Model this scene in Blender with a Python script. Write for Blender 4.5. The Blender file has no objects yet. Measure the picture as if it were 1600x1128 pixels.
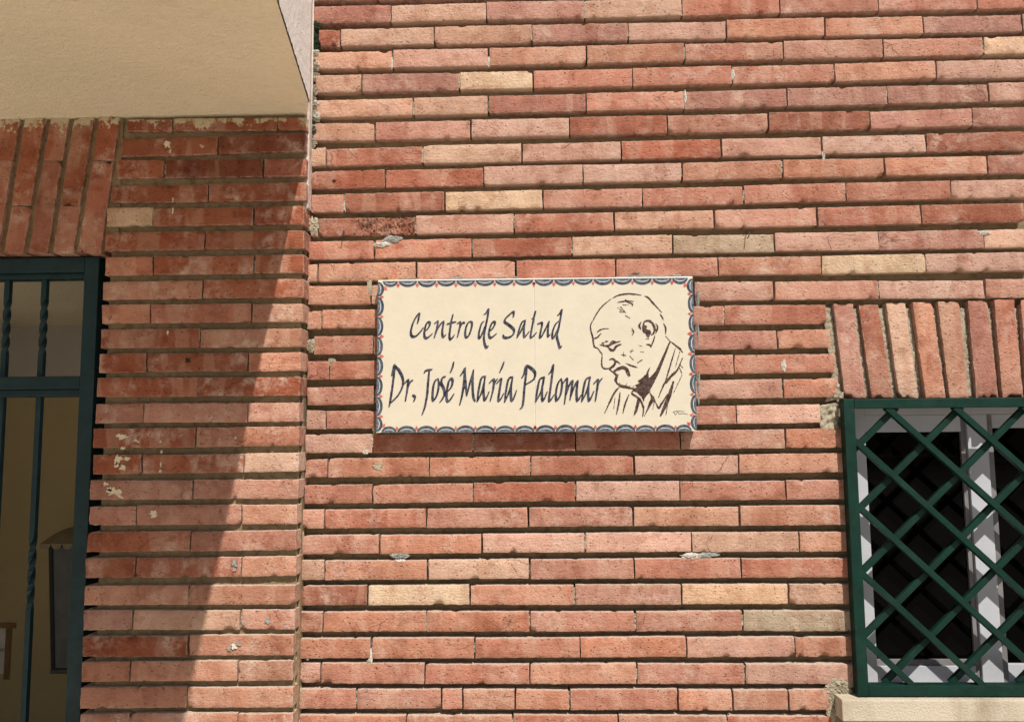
import bpy, bmesh, math, random
import numpy as np
from mathutils import Vector, Matrix, noise
random.seed(7)
sc = bpy.context.scene
COL = sc.collection
# ------------------------------------------------------------------ camera
D = 1.86; EYE = 1.60; FPX = 1200.0
PIT, YAW, ROL = 0.09395, -0.03056, -0.00924
_f = Vector((math.sin(YAW)*math.cos(PIT), math.cos(YAW)*math.cos(PIT), math.sin(PIT)))
_r0 = Vector((math.cos(YAW), -math.sin(YAW), 0)); _u0 = _r0.cross(_f)
_r = math.cos(ROL)*_r0 + math.sin(ROL)*_u0; _u = -math.sin(ROL)*_r0 + math.cos(ROL)*_u0
cam_d = bpy.data.cameras.new('camera'); cam = bpy.data.objects.new('camera', cam_d); COL.objects.link(cam)
cam_d.sensor_fit = 'HORIZONTAL'; cam_d.sensor_width = 36; cam_d.lens = 36*FPX/1600
cam_d.clip_start = 0.02; cam_d.clip_end = 500
m = Matrix((( _r.x, _u.x, -_f.x, 0), (_r.y, _u.y, -_f.y, -D), (_r.z, _u.z, -_f.z, EYE), (0, 0, 0, 1)))
cam.matrix_world = m
sc.camera = cam
# ------------------------------------------------------------------ light
SX, TE = 0.44, 1.45                 # sun travels (-SX, 1, -TE)
EL = math.atan(TE/math.hypot(SX, 1)); AZ = math.atan2(SX, -1)
w = bpy.data.worlds.new('World'); sc.world = w; w.use_nodes = True
nt = w.node_tree; bg = nt.nodes['Background']
sky = nt.nodes.new('ShaderNodeTexSky'); sky.sky_type = 'NISHITA'; sky.sun_disc = False
sky.sun_elevation = EL; sky.sun_rotation = AZ
nt.links.new(sky.outputs[0], bg.inputs[0]); bg.inputs[1].default_value = 0.05
sl = bpy.data.lights.new('sun', 'SUN'); sl.energy = 5.0; sl.angle = math.radians(0.53); sl.color = (1.0, 0.95, 0.87)
so = bpy.data.objects.new('sun', sl); COL.objects.link(so)
so.rotation_euler = Vector((-SX, 1, -TE)).to_track_quat('-Z', 'Y').to_euler(); so.location = (2, -5, 8)
sc.view_settings.view_transform = 'Standard'; sc.view_settings.look = 'None'
sc.view_settings.exposure = 0.34; sc.view_settings.gamma = 1; sc.view_settings.use_curve_mapping = False

# ------------------------------------------------------------------ helpers
def P(px, py, Y=0.0):
    """the point of the upright plane y=Y that the photograph shows at (px, py)"""
    px = float(px); py = float(py); d = _f + (px-800)/FPX*_r - (py-564)/FPX*_u
    t = (D+Y)/d.y
    return Vector((d.x*t, Y, EYE+d.z*t))
def PZ(px, py, z):
    """the same on the level plane z"""
    px = float(px); py = float(py); d = _f + (px-800)/FPX*_r - (py-564)/FPX*_u
    t = (z-EYE)/d.z
    return Vector((d.x*t, -D+d.y*t, z))
def tag(o, label=None, cat=None, group=None, kind=None):
    if label: o['label'] = label
    if cat: o['category'] = cat
    if group: o['group'] = group
    if kind: o['kind'] = kind
    return o
def empty(name, loc, label=None, cat=None, group=None):
    o = bpy.data.objects.new(name, None); COL.objects.link(o); o.location = loc
    o.empty_display_size = 0.1
    return tag(o, label, cat, group)
def wloc(o):
    v = Vector(o.location); p = o.parent
    while p: v += Vector(p.location); p = p.parent
    return v
def link(name, me, parent=None, loc=(0, 0, 0), mat=None, smooth=False):
    o = bpy.data.objects.new(name, me); COL.objects.link(o)
    loc = Vector(loc)
    if parent: o.parent = parent; loc = loc-wloc(parent)
    o.location = loc
    if mat and not me.materials: me.materials.append(mat)
    if smooth: me.shade_smooth()
    return o
def mesh(name, vs, fs):
    me = bpy.data.meshes.new(name); me.from_pydata([tuple(v) for v in vs], [], fs); me.update(); return me
class MB:
    def __init__(s): s.v = []; s.f = []
    def poly(s, pts): n = len(s.v); s.v += [tuple(p) for p in pts]; s.f.append(tuple(range(n, n+len(pts)))); return s
    def box(s, a, b):
        (x0, y0, z0), (x1, y1, z1) = a, b; n = len(s.v)
        s.v += [(x0,y0,z0),(x1,y0,z0),(x1,y1,z0),(x0,y1,z0),(x0,y0,z1),(x1,y0,z1),(x1,y1,z1),(x0,y1,z1)]
        s.f += [tuple(n+i for i in q) for q in ((0,3,2,1),(4,5,6,7),(0,1,5,4),(1,2,6,5),(2,3,7,6),(3,0,4,7))]
        return s
    def tube(s, pts, r, n=8):
        pts = [Vector(p) for p in pts]; b = len(s.v); k = len(pts)
        for i, p in enumerate(pts):
            t = (pts[min(i+1, k-1)]-pts[max(i-1, 0)]).normalized()
            a = t.orthogonal().normalized() if i == 0 else (a-t*a.dot(t)).normalized()
            c = t.cross(a); rr = r[i] if isinstance(r, (list, tuple)) else r
            s.v += [tuple(p+rr*(math.cos(6.28318*j/n)*a+math.sin(6.28318*j/n)*c)) for j in range(n)]
        for i in range(k-1):
            for j in range(n):
                s.f.append((b+i*n+j, b+i*n+(j+1) % n, b+(i+1)*n+(j+1) % n, b+(i+1)*n+j))
        s.f.append(tuple(b+j for j in range(n))[::-1]); s.f.append(tuple(b+(k-1)*n+j for j in range(n)))
        return s
    def build(s, name, mat, parent=None, bevel=0, seg=2, smooth=False):
        o0 = Vector(s.v[0]) if s.v else Vector()
        c = Vector((sum(v[0] for v in s.v)/len(s.v), sum(v[1] for v in s.v)/len(s.v), sum(v[2] for v in s.v)/len(s.v)))
        me = mesh(name, [Vector(v)-c for v in s.v], s.f)
        if bevel:
            bm = bmesh.new(); bm.from_mesh(me)
            bmesh.ops.remove_doubles(bm, verts=bm.verts, dist=1e-5)
            bmesh.ops.bevel(bm, geom=list(bm.edges), offset=bevel, segments=seg, affect='EDGES', profile=0.6)
            bmesh.ops.recalc_face_normals(bm, faces=bm.faces)
            bm.to_mesh(me); bm.free()
        return link(name, me, parent, c, mat, smooth)

# ------------------------------------------------------------------ materials
class G:
    def __init__(s, name):
        s.m = bpy.data.materials.new(name); s.m.use_nodes = True; s.t = s.m.node_tree
        s.b = s.t.nodes['Principled BSDF']
    def n(s, typ, ins=None, **kw):
        nd = s.t.nodes.new('ShaderNode'+typ)
        for k, v in kw.items(): setattr(nd, k, v)
        for k, v in (ins or {}).items(): s.set(nd.inputs[k], v)
        return nd
    def set(s, sock, v):
        if isinstance(v, bpy.types.NodeSocket): s.t.links.new(v, sock)
        elif isinstance(v, bpy.types.Node): s.t.links.new(v.outputs[0], sock)
        else: sock.default_value = v
    def pos(s, seed=True, scale=(1, 1, 1)):
        p = s.n('NewGeometry').outputs['Position']
        if seed:
            a = s.n('Attribute', attribute_name='bseed')
            p = s.n('VectorMath', {0: p, 1: a.outputs['Vector']}, operation='ADD').outputs[0]
        if scale != (1, 1, 1):
            p = s.n('VectorMath', {0: p, 1: scale}, operation='MULTIPLY').outputs[0]
        return p
    def noise(s, vec, scale, detail=3, rough=0.55):
        return s.n('TexNoise', {'Vector': vec, 'Scale': scale, 'Detail': detail, 'Roughness': rough}).outputs[0]
    def ramp(s, fac, lo, hi, a=0.0, b=1.0):
        return s.n('MapRange', {0: fac, 1: lo, 2: hi, 3: a, 4: b}).outputs[0]
    def math(s, op, a, b=0.0):
        return s.n('Math', {0: a, 1: b}, operation=op).outputs[0]
    def mix(s, fac, a, b, mode='MIX'):
        nd = s.n('Mix', data_type='RGBA', blend_type=mode)
        s.set(nd.inputs[0], fac); s.set(nd.inputs[6], a); s.set(nd.inputs[7], b); return nd.outputs[2]
    def bump(s, h, dist, strength=1.0, prev=None):
        nd = s.n('Bump', {'Height': h, 'Distance': dist, 'Strength': strength})
        if prev: s.set(nd.inputs['Normal'], prev)
        return nd.outputs[0]
    def done(s, color, rough=0.9, normal=None, spec=0.2, **kw):
        s.set(s.b.inputs['Base Color'], color); s.set(s.b.inputs['Roughness'], rough)
        s.set(s.b.inputs['Specular IOR Level'], spec)
        if normal: s.set(s.b.inputs['Normal'], normal)
        for k, v in kw.items(): s.set(s.b.inputs[k.replace('_', ' ')], v)
        return s.m
def c4(c): return (c[0], c[1], c[2], 1.0)

def brick_material(name, paint=False, bloom=0.62):
    g = G(name); p = g.pos()
    base = g.n('Attribute', attribute_name='bcol').outputs['Color']
    rim = g.n('Attribute', attribute_name='rim').outputs['Fac']
    mott = g.noise(p, 16, 5, 0.6)
    col = g.mix(g.ramp(mott, 0.42, 0.66, 0, 0.7), base, g.mix(1.0, base, c4((0.70, 0.62, 0.58)), 'MULTIPLY'))
    band = g.noise(g.pos(True, (1.0, 0.2, 0.22)), 19, 2, 0.4)         # kiln bands across the brick
    col = g.mix(g.ramp(band, 0.555, 0.60, 0, 0.55), col, g.mix(0.45, col, c4((0.62, 0.40, 0.29))))
    col = g.mix(g.ramp(band, 0.42, 0.36, 0, 0.42), col, g.mix(1.0, col, c4((0.74, 0.60, 0.55)), 'MULTIPLY'))
    pat = g.noise(g.pos(True, (0.8, 0.5, 1.0)), 23, 4, 0.55)           # flashed patches with firm edges
    col = g.mix(g.ramp(pat, 0.585, 0.615, 0, 0.5), col, g.mix(1.0, col, c4((0.72, 0.58, 0.52)), 'MULTIPLY'))
    bl = g.noise(p, 42, 6, 0.65)                                      # lime bloom
    bl2 = g.noise(p, 11, 3, 0.5)
    blf = g.math('MULTIPLY', g.ramp(bl, 0.44, 0.66, 0, 1), g.ramp(bl2, 0.46, 0.66, 0, bloom))
    col = g.mix(blf, col, c4((0.64, 0.46, 0.37)))
    edge = g.math('MULTIPLY', g.ramp(rim, 0.25, 1.0, 0, 1), g.math('MAXIMUM', g.ramp(g.noise(p, 75, 4, 0.6), 0.40, 0.62, 0.0, 0.62), g.ramp(rim, 1.2, 1.8, 0, 0.85)))  # pale rims; strongest on top ledges, where the sunlit line is painted in
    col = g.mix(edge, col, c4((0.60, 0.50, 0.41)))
    drag = g.noise(g.pos(True, (0.12, 0.5, 1.0)), 260, 4, 0.7)
    grain = g.noise(p, 620, 3, 0.7)
    col = g.mix(1.0, col, g.n('CombineColor', {0: g.ramp(grain, 0.3, 0.7, 0.80, 1.20), 1: g.ramp(grain, 0.3, 0.7, 0.76, 1.22), 2: g.ramp(grain, 0.3, 0.7, 0.76, 1.22)}).outputs[0], 'MULTIPLY')
    pit = g.n('TexVoronoi', {'Vector': g.pos(True, (0.7, 1, 1.0)), 'Scale': 125.0, 'Randomness': 1.0})
    pitm = g.math('MULTIPLY', g.ramp(pit.outputs['Distance'], 0.10, 0.24, 1, 0), g.ramp(g.noise(p, 34, 2), 0.47, 0.56, 0, 1))
    col = g.mix(g.math('MULTIPLY', pitm, 0.55), col, c4((0.12, 0.06, 0.04)))
    ck = g.n('TexVoronoi', {'Vector': g.n('VectorMath', {0: g.pos(True, (1, 1, 1.6)), 1: g.n('VectorMath', {0: g.n('TexNoise', {'Vector': p, 'Scale': 40.0}).outputs['Color'], 1: (0.02, 0.02, 0.02)}, operation='MULTIPLY').outputs[0]}, operation='ADD').outputs[0], 'Scale': 13.0}, feature='DISTANCE_TO_EDGE').outputs['Distance']
    ckm = g.math('MULTIPLY', g.ramp(ck, 0.004, 0.016, 1, 0), g.ramp(g.noise(p, 9, 2), 0.62, 0.68))
    col = g.mix(g.math('MULTIPLY', ckm, 0.4), col, c4((0.10, 0.05, 0.035)))
    if paint:
        zz = g.n('SeparateXYZ', {0: g.n('NewGeometry').outputs['Position']}).outputs[2]; zs = P(240, 181, -0.045).z
        pm = g.ramp(g.math('ADD', g.noise(g.pos(False), 34, 6, 0.7), g.ramp(zz, zs-0.05, zs, -0.22, 0.06)), 0.455, 0.485, 0, 1)
        col = g.mix(pm, col, c4((0.60, 0.50, 0.33)))
    nrm = g.bump(grain, 0.0022, 0.85)
    nrm = g.bump(drag, 0.0030, 0.7, nrm)
    nrm = g.bump(g.noise(p, 130, 6, 0.7), 0.0065, 0.85, nrm)
    nrm = g.bump(g.math('MULTIPLY', pitm, -1.0), 0.003, 0.9, nrm)
    nrm = g.bump(g.math('MULTIPLY', ckm, -1.0), 0.004, 0.8, nrm)
    return g.done(col, 0.92, nrm, 0.12)
M_BRICK = brick_material('fired_brick'); M_BRICKP = brick_material('brick_with_paint_remains', True, 0.8); M_BRICKW = brick_material('weathered_brick', False, 0.9)

def stucco(name, col, scale=140, bump=0.003, var=0.12, rough=0.93, col2=None, stain=None, spot=None):
    g = G(name); p = g.pos(False)
    a = g.noise(p, 3.2, 5, 0.6)
    c = g.mix(g.ramp(a, 0.3, 0.7), c4([x*(1-var) for x in col]), c4([min(1, x*(1+var)) for x in col]))
    if col2: c = g.mix(g.ramp(g.noise(p, 55, 5, 0.65), 0.46, 0.66), c, c4(col2))
    if stain: c = g.mix(g.ramp(g.noise(g.pos(False, (1, 1, 0.35)), 9, 5, 0.6), 0.52, 0.72, 0, 0.8), c, c4(stain))
    if spot: c = g.mix(g.ramp(g.noise(p, 6, 7, 0.72), 0.56, 0.70, 0, 0.35), c, c4(spot))
    nrm = g.bump(g.noise(p, scale, 5, 0.6), bump, 0.8)
    nrm = g.bump(g.noise(p, scale*4, 3, 0.6), bump*0.35, 0.7, nrm)
    return g.done(c, rough, nrm, 0.15)
M_MORTAR = stucco('tan_mortar', (0.255, 0.185, 0.108), 160, 0.004, 0.22, col2=(0.17, 0.118, 0.066))
M_PALE = stucco('pale_lime_mortar', (0.52, 0.45, 0.33), 220, 0.006, 0.2, col2=(0.36, 0.30, 0.21))
M_WHITEM = stucco('white_lime', (0.72, 0.68, 0.60), 220, 0.005, 0.1)
M_GREYC = stucco('grey_cement', (0.33, 0.32, 0.29), 220, 0.004, 0.15)
M_MOSS = stucco('dark_moss', (0.035, 0.055, 0.03), 260, 0.006, 0.4)
M_SOFFIT = stucco('cream_canopy_paint', (0.85, 0.73, 0.53), 70, 0.008, 0.06, spot=(0.62, 0.50, 0.34))
M_ROUGHW = stucco('rough_white_stucco', (0.84, 0.81, 0.77), 120, 0.004, 0.06)
M_RENDER = stucco('pinkish_render', (0.50, 0.38, 0.33), 120, 0.003, 0.15, col2=(0.60, 0.54, 0.48))
M_PAINT = stucco('cream_paint_splash', (0.62, 0.53, 0.37), 200, 0.001, 0.1)
M_SILL = stucco('cast_stone_sill', (0.54, 0.465, 0.36), 190, 0.0035, 0.1, stain=(0.27, 0.20, 0.135))
M_PAVE = stucco('pale_paving', (0.50, 0.455, 0.385), 40, 0.004, 0.12)
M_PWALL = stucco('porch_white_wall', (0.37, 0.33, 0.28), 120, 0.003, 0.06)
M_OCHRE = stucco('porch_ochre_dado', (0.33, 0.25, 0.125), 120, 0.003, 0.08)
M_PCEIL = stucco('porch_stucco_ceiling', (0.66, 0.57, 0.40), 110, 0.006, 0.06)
def gloss(name, col, rough=0.35, spec=0.5, metal=0.0, var=0.25, bump=0.0008, wear=None):
    g = G(name); p = g.pos(False)
    c = g.mix(g.ramp(g.noise(p, 22, 5, 0.6), 0.3, 0.7), c4([x*(1-var) for x in col]), c4([x*(1+var) for x in col]))
    if wear:                                   # dust, chips and weathering
        c = g.mix(g.ramp(g.noise(p, 14, 6, 0.7), 0.48, 0.75, 0, 0.25), c, c4(wear))
        c = g.mix(g.math('MULTIPLY', g.ramp(g.noise(p, 240, 3, 0.6), 0.66, 0.72), g.ramp(g.noise(p, 25, 2), 0.45, 0.6)), c, c4(wear))
    return g.done(c, g.ramp(g.noise(p, 60, 3), 0.3, 0.7, rough*0.8, min(1, rough*1.3)), g.bump(g.noise(p, 90, 3), bump, 0.4), spec, Metallic=metal)
M_GREEN = gloss('dark_green_enamel', (0.002, 0.021, 0.0145), 0.5, 0.18, wear=(0.03, 0.05, 0.04))
M_DOORG = gloss('blue_green_enamel', (0.003, 0.021, 0.025), 0.5, 0.3, wear=(0.03, 0.05, 0.05))
M_ALU = gloss('white_aluminium', (0.41, 0.42, 0.45), 0.4, 0.4, 0, 0.05, 0.0003, wear=(0.24, 0.23, 0.21))
M_ALUD = gloss('grey_seal', (0.16, 0.15, 0.15), 0.6, 0.3)
M_GLASS = gloss('dark_glass', (0.001, 0.001, 0.0012), 0.05, 0.045, 0, 0.1, 0.0001)
M_IRON = gloss('dark_iron', (0.02, 0.022, 0.022), 0.5, 0.4)
M_HOOD = gloss('tarnished_brass', (0.16, 0.12, 0.06), 0.45, 0.4)
M_FROST = gloss('frosted_lamp_glass', (0.055, 0.055, 0.05), 0.4, 0.4)
M_PAPER = gloss('notice_paper', (0.42, 0.38, 0.33), 0.9, 0.1)
M_TAPE = gloss('brown_tape', (0.16, 0.09, 0.035), 0.6, 0.2)
M_TILE = gloss('cream_glazed_tile', (0.545, 0.485, 0.385), 0.2, 0.4, 0, 0.035, 0.0012)
M_TBODY = gloss('tile_body', (0.10, 0.085, 0.065), 0.9, 0.1)
M_WGLAZE = gloss('white_glaze', (0.74, 0.71, 0.66), 0.3, 0.4, 0, 0.05)
def ink(name, a, b, scale=170):
    g = G(name); p = g.pos(False)
    return g.done(g.mix(g.ramp(g.noise(p, scale, 3, 0.6), 0.38, 0.64), c4(a), c4(b)), 0.3, None, 0.4)
M_INK = ink('blue_black_glaze', (0.010, 0.010, 0.017), (0.078, 0.076, 0.10))
M_BROWN = ink('sepia_glaze', (0.028, 0.014, 0.010), (0.10, 0.062, 0.05))
M_SLATE = ink('slate_blue_glaze', (0.025, 0.032, 0.048), (0.085, 0.095, 0.12), 120)
M_SLATE2 = ink('pale_slate_glaze', (0.05, 0.062, 0.078), (0.135, 0.15, 0.17), 150)
M_WHITE = ink('white_brush_glaze', (0.55, 0.56, 0.60), (0.75, 0.73, 0.70))
M_RED = ink('red_bud_glaze', (0.42, 0.05, 0.045), (0.55, 0.16, 0.13))

# ------------------------------------------------------------------ bricks
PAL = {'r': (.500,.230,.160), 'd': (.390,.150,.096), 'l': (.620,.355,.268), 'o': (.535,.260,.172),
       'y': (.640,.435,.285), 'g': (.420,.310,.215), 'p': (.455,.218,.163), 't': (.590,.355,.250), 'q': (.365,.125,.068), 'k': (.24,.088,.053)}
def shade(k, rnd):
    c = PAL[k]; f = rnd.uniform(0.84, 1.13); w_ = rnd.uniform(-0.09, 0.09)
    return (c[0]*f, c[1]*f*(1+w_), c[2]*f*(1+1.4*w_))
def put_attr(me, cols, seeds, rims):
    n = len(me.vertices)
    a = me.attributes.new('bcol', 'FLOAT_COLOR', 'POINT'); a.data.foreach_set('color', np.array(cols, 'f').ravel())
    a = me.attributes.new('bseed', 'FLOAT_VECTOR', 'POINT'); a.data.foreach_set('vector', np.array(seeds, 'f').ravel())
    a = me.attributes.new('rim', 'FLOAT', 'POINT'); a.data.foreach_set('value', np.array(rims, 'f'))
BRK = random.Random(11)
def brick(parent, a, b, c, d, key, mat=None, depth=0.055, spall=0.0, chips=None):
    """a b c d: lower-left, lower-right, upper-right, upper-left corners of the face (world); the face looks to -Y"""
    R = BRK
    L = ((b-a).length+(c-d).length)/2; H = ((d-a).length+(c-b).length)/2
    if L < 0.006 or H < 0.006: return None
    cen = (a+b+c+d)/4
    nx = max(2, int(L/(0.0022 if spall else 0.0060))); nz = max(2, int(H/(0.0030 if spall else 0.0095))); e = min(0.0020, 0.25*min(L, H))
    us = [0]+[e/L+(1-2*e/L)*i/nx for i in range(nx+1)]+[1]
    vs = [0]+[e/H+(1-2*e/H)*i/nz for i in range(nz+1)]+[1]
    sd = Vector((R.uniform(-90, 90), R.uniform(-90, 90), R.uniform(-90, 90)))
    ch = []
    for _ in range(chips if chips is not None else R.choice((0, 0, 0, 1, 1, 2, 3))):
        s = R.random()
        if s < 0.66: ch.append((R.random()*L, R.choice((0, 0, H)), R.uniform(0.002, 0.0045)*R.choice((1, 1, 1.4, 2.2)), R.uniform(0.003, 0.009)))
        else: ch.append((R.choice((0, L)), R.choice((0, H, R.random()*H)), R.uniform(0.005, 0.011), R.uniform(0.003, 0.009)))
    tilt = (R.uniform(-0.0012, 0.0012), R.uniform(-0.0012, 0.0012)); dep = R.uniform(-0.0022, 0.0012)
    NU, NV = len(us), len(vs); V = []; rim = []
    for j, v in enumerate(vs):
        for i, u in enumerate(us):
            q = a*(1-u)*(1-v)+b*u*(1-v)+c*u*v+d*(1-u)*v
            edge = i in (0, NU-1) or j in (0, NV-1)
            x = u*L; z = v*H
            n3 = noise.noise_vector(Vector((x*45, z*45, 0))+sd)
            n2 = noise.noise_vector(Vector((x*300, z*300, 3))+sd)
            q = q+Vector((n3.x*0.0010+n2.x*0.0006, n3.y*0.0009, n3.z*0.0007+n2.z*0.0008 if edge or j in (1, NV-2) else n3.z*0.0006))
            q.y += 0.0007*n3.y+0.0006*n2.y+dep+tilt[0]*(u-0.5)*2+tilt[1]*(v-0.5)*2
            if edge: q.y += 0.0007+0.0009*(n2.y+0.5)
            for (cx, cz, cr, cd) in ch:
                dd = math.hypot((x-cx)*0.75, z-cz)/cr
                if dd < 1:
                    k = (1-dd)**0.45
                    q.y += cd*k
                    if edge: q += (cen-q)*Vector((0.01, 0, 0.13*k)) if False else Vector((0, 0, (cen.z-q.z)*0.16*k))
            if spall:
                k = 0.5+0.5*noise.noise(Vector((x*38, z*50, 7))+sd)+0.55*abs(noise.noise(Vector((x*120, z*120, 4))+sd))+0.4*noise.noise(Vector((x*330, z*330, 2))+sd)
                q.y += spall*max(0, k-0.25)*min(1, max(0.12, (u-0.30)*7))
            V.append(q-cen); rim.append(1.0 if edge else (0.25 if (i in (1, NU-2) or j in (1, NV-2)) else 0.0))
    F = [(j*NU+i, j*NU+i+1, (j+1)*NU+i+1, (j+1)*NU+i) for j in range(NV-1) for i in range(NU-1)]
    ring = list(range(NU))+[j*NU+NU-1 for j in range(1, NV)]+[(NV-1)*NU+i for i in range(NU-2, -1, -1)]+[j*NU for j in range(NV-2, 0, -1)]
    nb = len(V)
    topv = (NV-1)*NU
    for r_ in ring: V.append(Vector(V[r_])); rim.append(2.0 if r_ >= topv else 0.8)  # top ledge: mortar residue plus painted sunlight, so it goes paler
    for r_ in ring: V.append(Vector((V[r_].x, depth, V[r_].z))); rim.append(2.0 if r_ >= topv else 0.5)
    k = len(ring)
    for i in range(k): F.append((nb+(i+1) % k, nb+i, nb+k+i, nb+k+(i+1) % k))
    me = mesh('brick', V, F)
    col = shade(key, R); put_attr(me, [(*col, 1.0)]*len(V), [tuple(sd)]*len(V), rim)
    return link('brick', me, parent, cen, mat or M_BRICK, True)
def course_brick(parent, x0, x1, line, h, key, Y, hl=None, hr=None, **kw):
    """x0,x1: pixel columns of its ends, line(px): pixel row of the lower edge"""
    a = P(x0, line(x0), Y); b = P(x1, line(x1), Y)
    g_ = BRK.uniform(0.0012, 0.0030)
    a.x += g_; b.x -= g_
    jz = lambda: BRK.uniform(-0.0011, 0.0011)
    a.z += jz(); b.z += jz()
    hh = h+BRK.uniform(-0.0012, 0.0014)
    # the ends are upright, as bricks are
    c = Vector((b.x+BRK.uniform(-.001, .001), Y, b.z+hh)); d = Vector((a.x+BRK.uniform(-.001, .001), Y, a.z+hh))
    return brick(parent, a, b, c, d, key, **kw)
def pline(pts):
    xs = np.array([p[0] for p in pts], float); ys = np.array([p[1] for p in pts], float)
    k = np.polyfit(xs, ys, 1)
    return lambda x: float(k[0]*x+k[1])
ZG = 0.0
LEFT = [1.5,37,74,107,144,183,218,258,294,331,368,404,439,475,513,553,592,632,670,707.5,745.5,786,825,865,905.6,945,987,1027.5,1067,1107,1147.5]
MID = {i+1: v for i, v in enumerate([24.2,59.3,97.5,133.4,169.7,210.7,247.8,282.9,321.9,359,397,433])}
RIGHT = {i+1: v for i, v in enumerate([13.6,50.7,84,121,158,195,234,270,308,346,386,423])}
M2 = {i+13: v for i, v in enumerate([468.6,505.9,544.4,583,621.6,661.4,699.5])}
M3 = {i+19: v for i, v in enumerate([701.8,741.5,782,822,862,903.5,944,985,1026.6,1067,1107,1148])}
R3 = {i+19: v for i, v in enumerate([700,738,779,820,860.6,901,943,985.7,1025.4,1068,1110,1151])}
def mline(n):
    if n == 0: return pline([(538, 1.5), (1030, -11.5), (1576, -23)])
    if n <= 12: return pline([(538, LEFT[n]), (1030, MID[n]), (1576, RIGHT[n])])
    if n <= 18: return pline([(538, LEFT[n]), (1214, M2[n])])
    return pline([(538, LEFT[n]), (979, M3[n]), (1297, R3[n])])
ROWS = {
 0: ([478,590,741,894,1047,1200,1353,1507,1662], 'rprrtrpr'),
 1: ([479,611,760,914.5,1066,1219,1373,1527.5,1682], 'ptptrrpr'),
 2: ([497,531,679,831,982,1135,1289.5,1444,1598,1752], 'dttploopr'),
 3: ([487,613,763.5,916.5,1070,1225,1381,1538,1694], 'tloorlry'),
 4: ([492,565,717.5,833.5,989,1145,1305,1463,1620], 'tpyrrrol'),
 5: ([492,646,763.5,916.5,1070,1230,1388,1546,1704], 'ttprpppl'),
 6: ([488,585,736,890,1043.7,1201,1360.5,1520,1680], 'tpldrdpp'),
 7: ([486,509,660,816,971,1128,1286,1447.5,1610], 'tdtldlld'),
 8: ([486,602,756,911,1066,1223,1383,1544,1705], 'ddllooop'),
 9: ([485,538,695,849,1004,1163,1323,1486.5,1650], 'rdyrrrrl'),
 10: ([484,497,649,804,959.5,1116.6,1278,1440.5,1603], 'tdldtlrd'),
 11: ([482,584,738,894,1052,1210.7,1374,1539,1703], 'rrdtglpt'),
 12: ([480,496,650.4,806,962.6,1123,1283.6,1447.5,1611], 'tolrroyl'),
 13: ([480,579,735], 'ot', [925,1085,1210.4,1373.8,1539.4,1704], 'rllll'),
 14: ([479,503,660], 'oo', [972,1132,1293], 'rr'),
 15: ([489,583,740], 'rr', [1052,1216,1300], 'po'),
 16: ([479,514.6,672], 'pr', [985,1147,1307], 'rr'),
 17: ([479,586,742], 'rr', [1062,1224,1311], 'lo'),
 18: ([478,509.4,668], 'lr', [990,1151,1283], 'rl'),
 19: ([476,582,739,900,1063,1228,1310], 'ldddro'),
 20: ([475,511.6,670.5,829,991,1155,1311], 'roorlo'),
 21: ([474,582,740,899.6,1063,1229,1313], 'rrdlrr'),
 22: ([471,506.5,666,826,990,1156,1315], 'lrrrto'),
 23: ([470,593,753,915,1081.5,1249,1317], 'rollto'),
 24: ([469,507,668,828.5,991,1159,1320], 'totrrr'),
 25: ([469,574,735,898,1065,1233,1322], 'dyoryt'),
 26: ([467,504.5,666,828,993,1161,1324], 'ooorrg'),
 27: ([468,580,742,907,1073.5,1243,1326], 'oorolo'),
 28: ([466,501,664,828,995,1165,1328], 'lrrorl'),
 29: ([467,557,690,723,805,890,1060,1146,1233,1299], 'rrroorooo'),
 30: ([467,635,801,966.5,1137,1303], 'ooror')}
HB = 0.0444
PY = -0.045                                   # face of the pier beside the door
XC = P(480, 560).x                            # the corner between main wall and pier
wall = empty('brick_wall', (0.4, 0, ZG), 'sunlit salmon brick wall with raked joints carrying the tile sign', 'wall')
for n, row in ROWS.items():
    ln = mline(n)
    for k in range(0, len(row), 2):
        xs, keys = row[k], row[k+1]
        for i, key in enumerate(keys):
            kw = {}
            if n == 10 and i == 1: kw = dict(spall=0.017, chips=3)
            if n in (7, 8) and i == 1: kw = dict(spall=0.004)
            if n == 29 and i in (2, 4, 7): kw = dict(chips=0)
            # under the grille the bricks run on to the opening
            x1 = xs[i+1]+(14 if (19 <= n <= 28 and i == len(keys)-1) else 0)
            course_brick(wall, xs[i], x1, ln, HB, key, 0.0, **kw)
def head_mortar(parent, spots, Y):
    V = []; F = []; R = random.Random(5)
    for (px, py) in spots:
        a = P(px, py, Y); z = a.z+R.uniform(0, .012); zt = a.z+HB-R.uniform(0, .014); f = R.uniform(.0008, .0065); n = 9; b = len(V)
        for i in range(n+1):
            zz = z+(zt-z)*i/n; wd = .0026+R.uniform(-.0008, .0012); d = f+R.uniform(-.0016, .0022)
            V += [(a.x-wd, Y+.014, zz), (a.x-wd*.6, Y+d, zz), (a.x+wd*.6, Y+d+R.uniform(-.0008, .0008), zz), (a.x+wd, Y+.014, zz)]
        for i in range(n):
            for k in range(3): F.append((b+i*4+k, b+i*4+k+1, b+i*4+k+5, b+i*4+k+4))
    tag(link('head_joint_mortar', mesh('head_joint_mortar', V, F), parent, (0, 0, 0), M_PALE, False), kind='stuff')
hr_ = random.Random(21); spots = []
for n, row in ROWS.items():
    ln = mline(n)
    for k in range(0, len(row), 2):
        for x in row[k][1:-1]:
            if hr_.random() < 0.28: spots.append((x, ln(x)))
head_mortar(wall, spots, 0.0)
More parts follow.
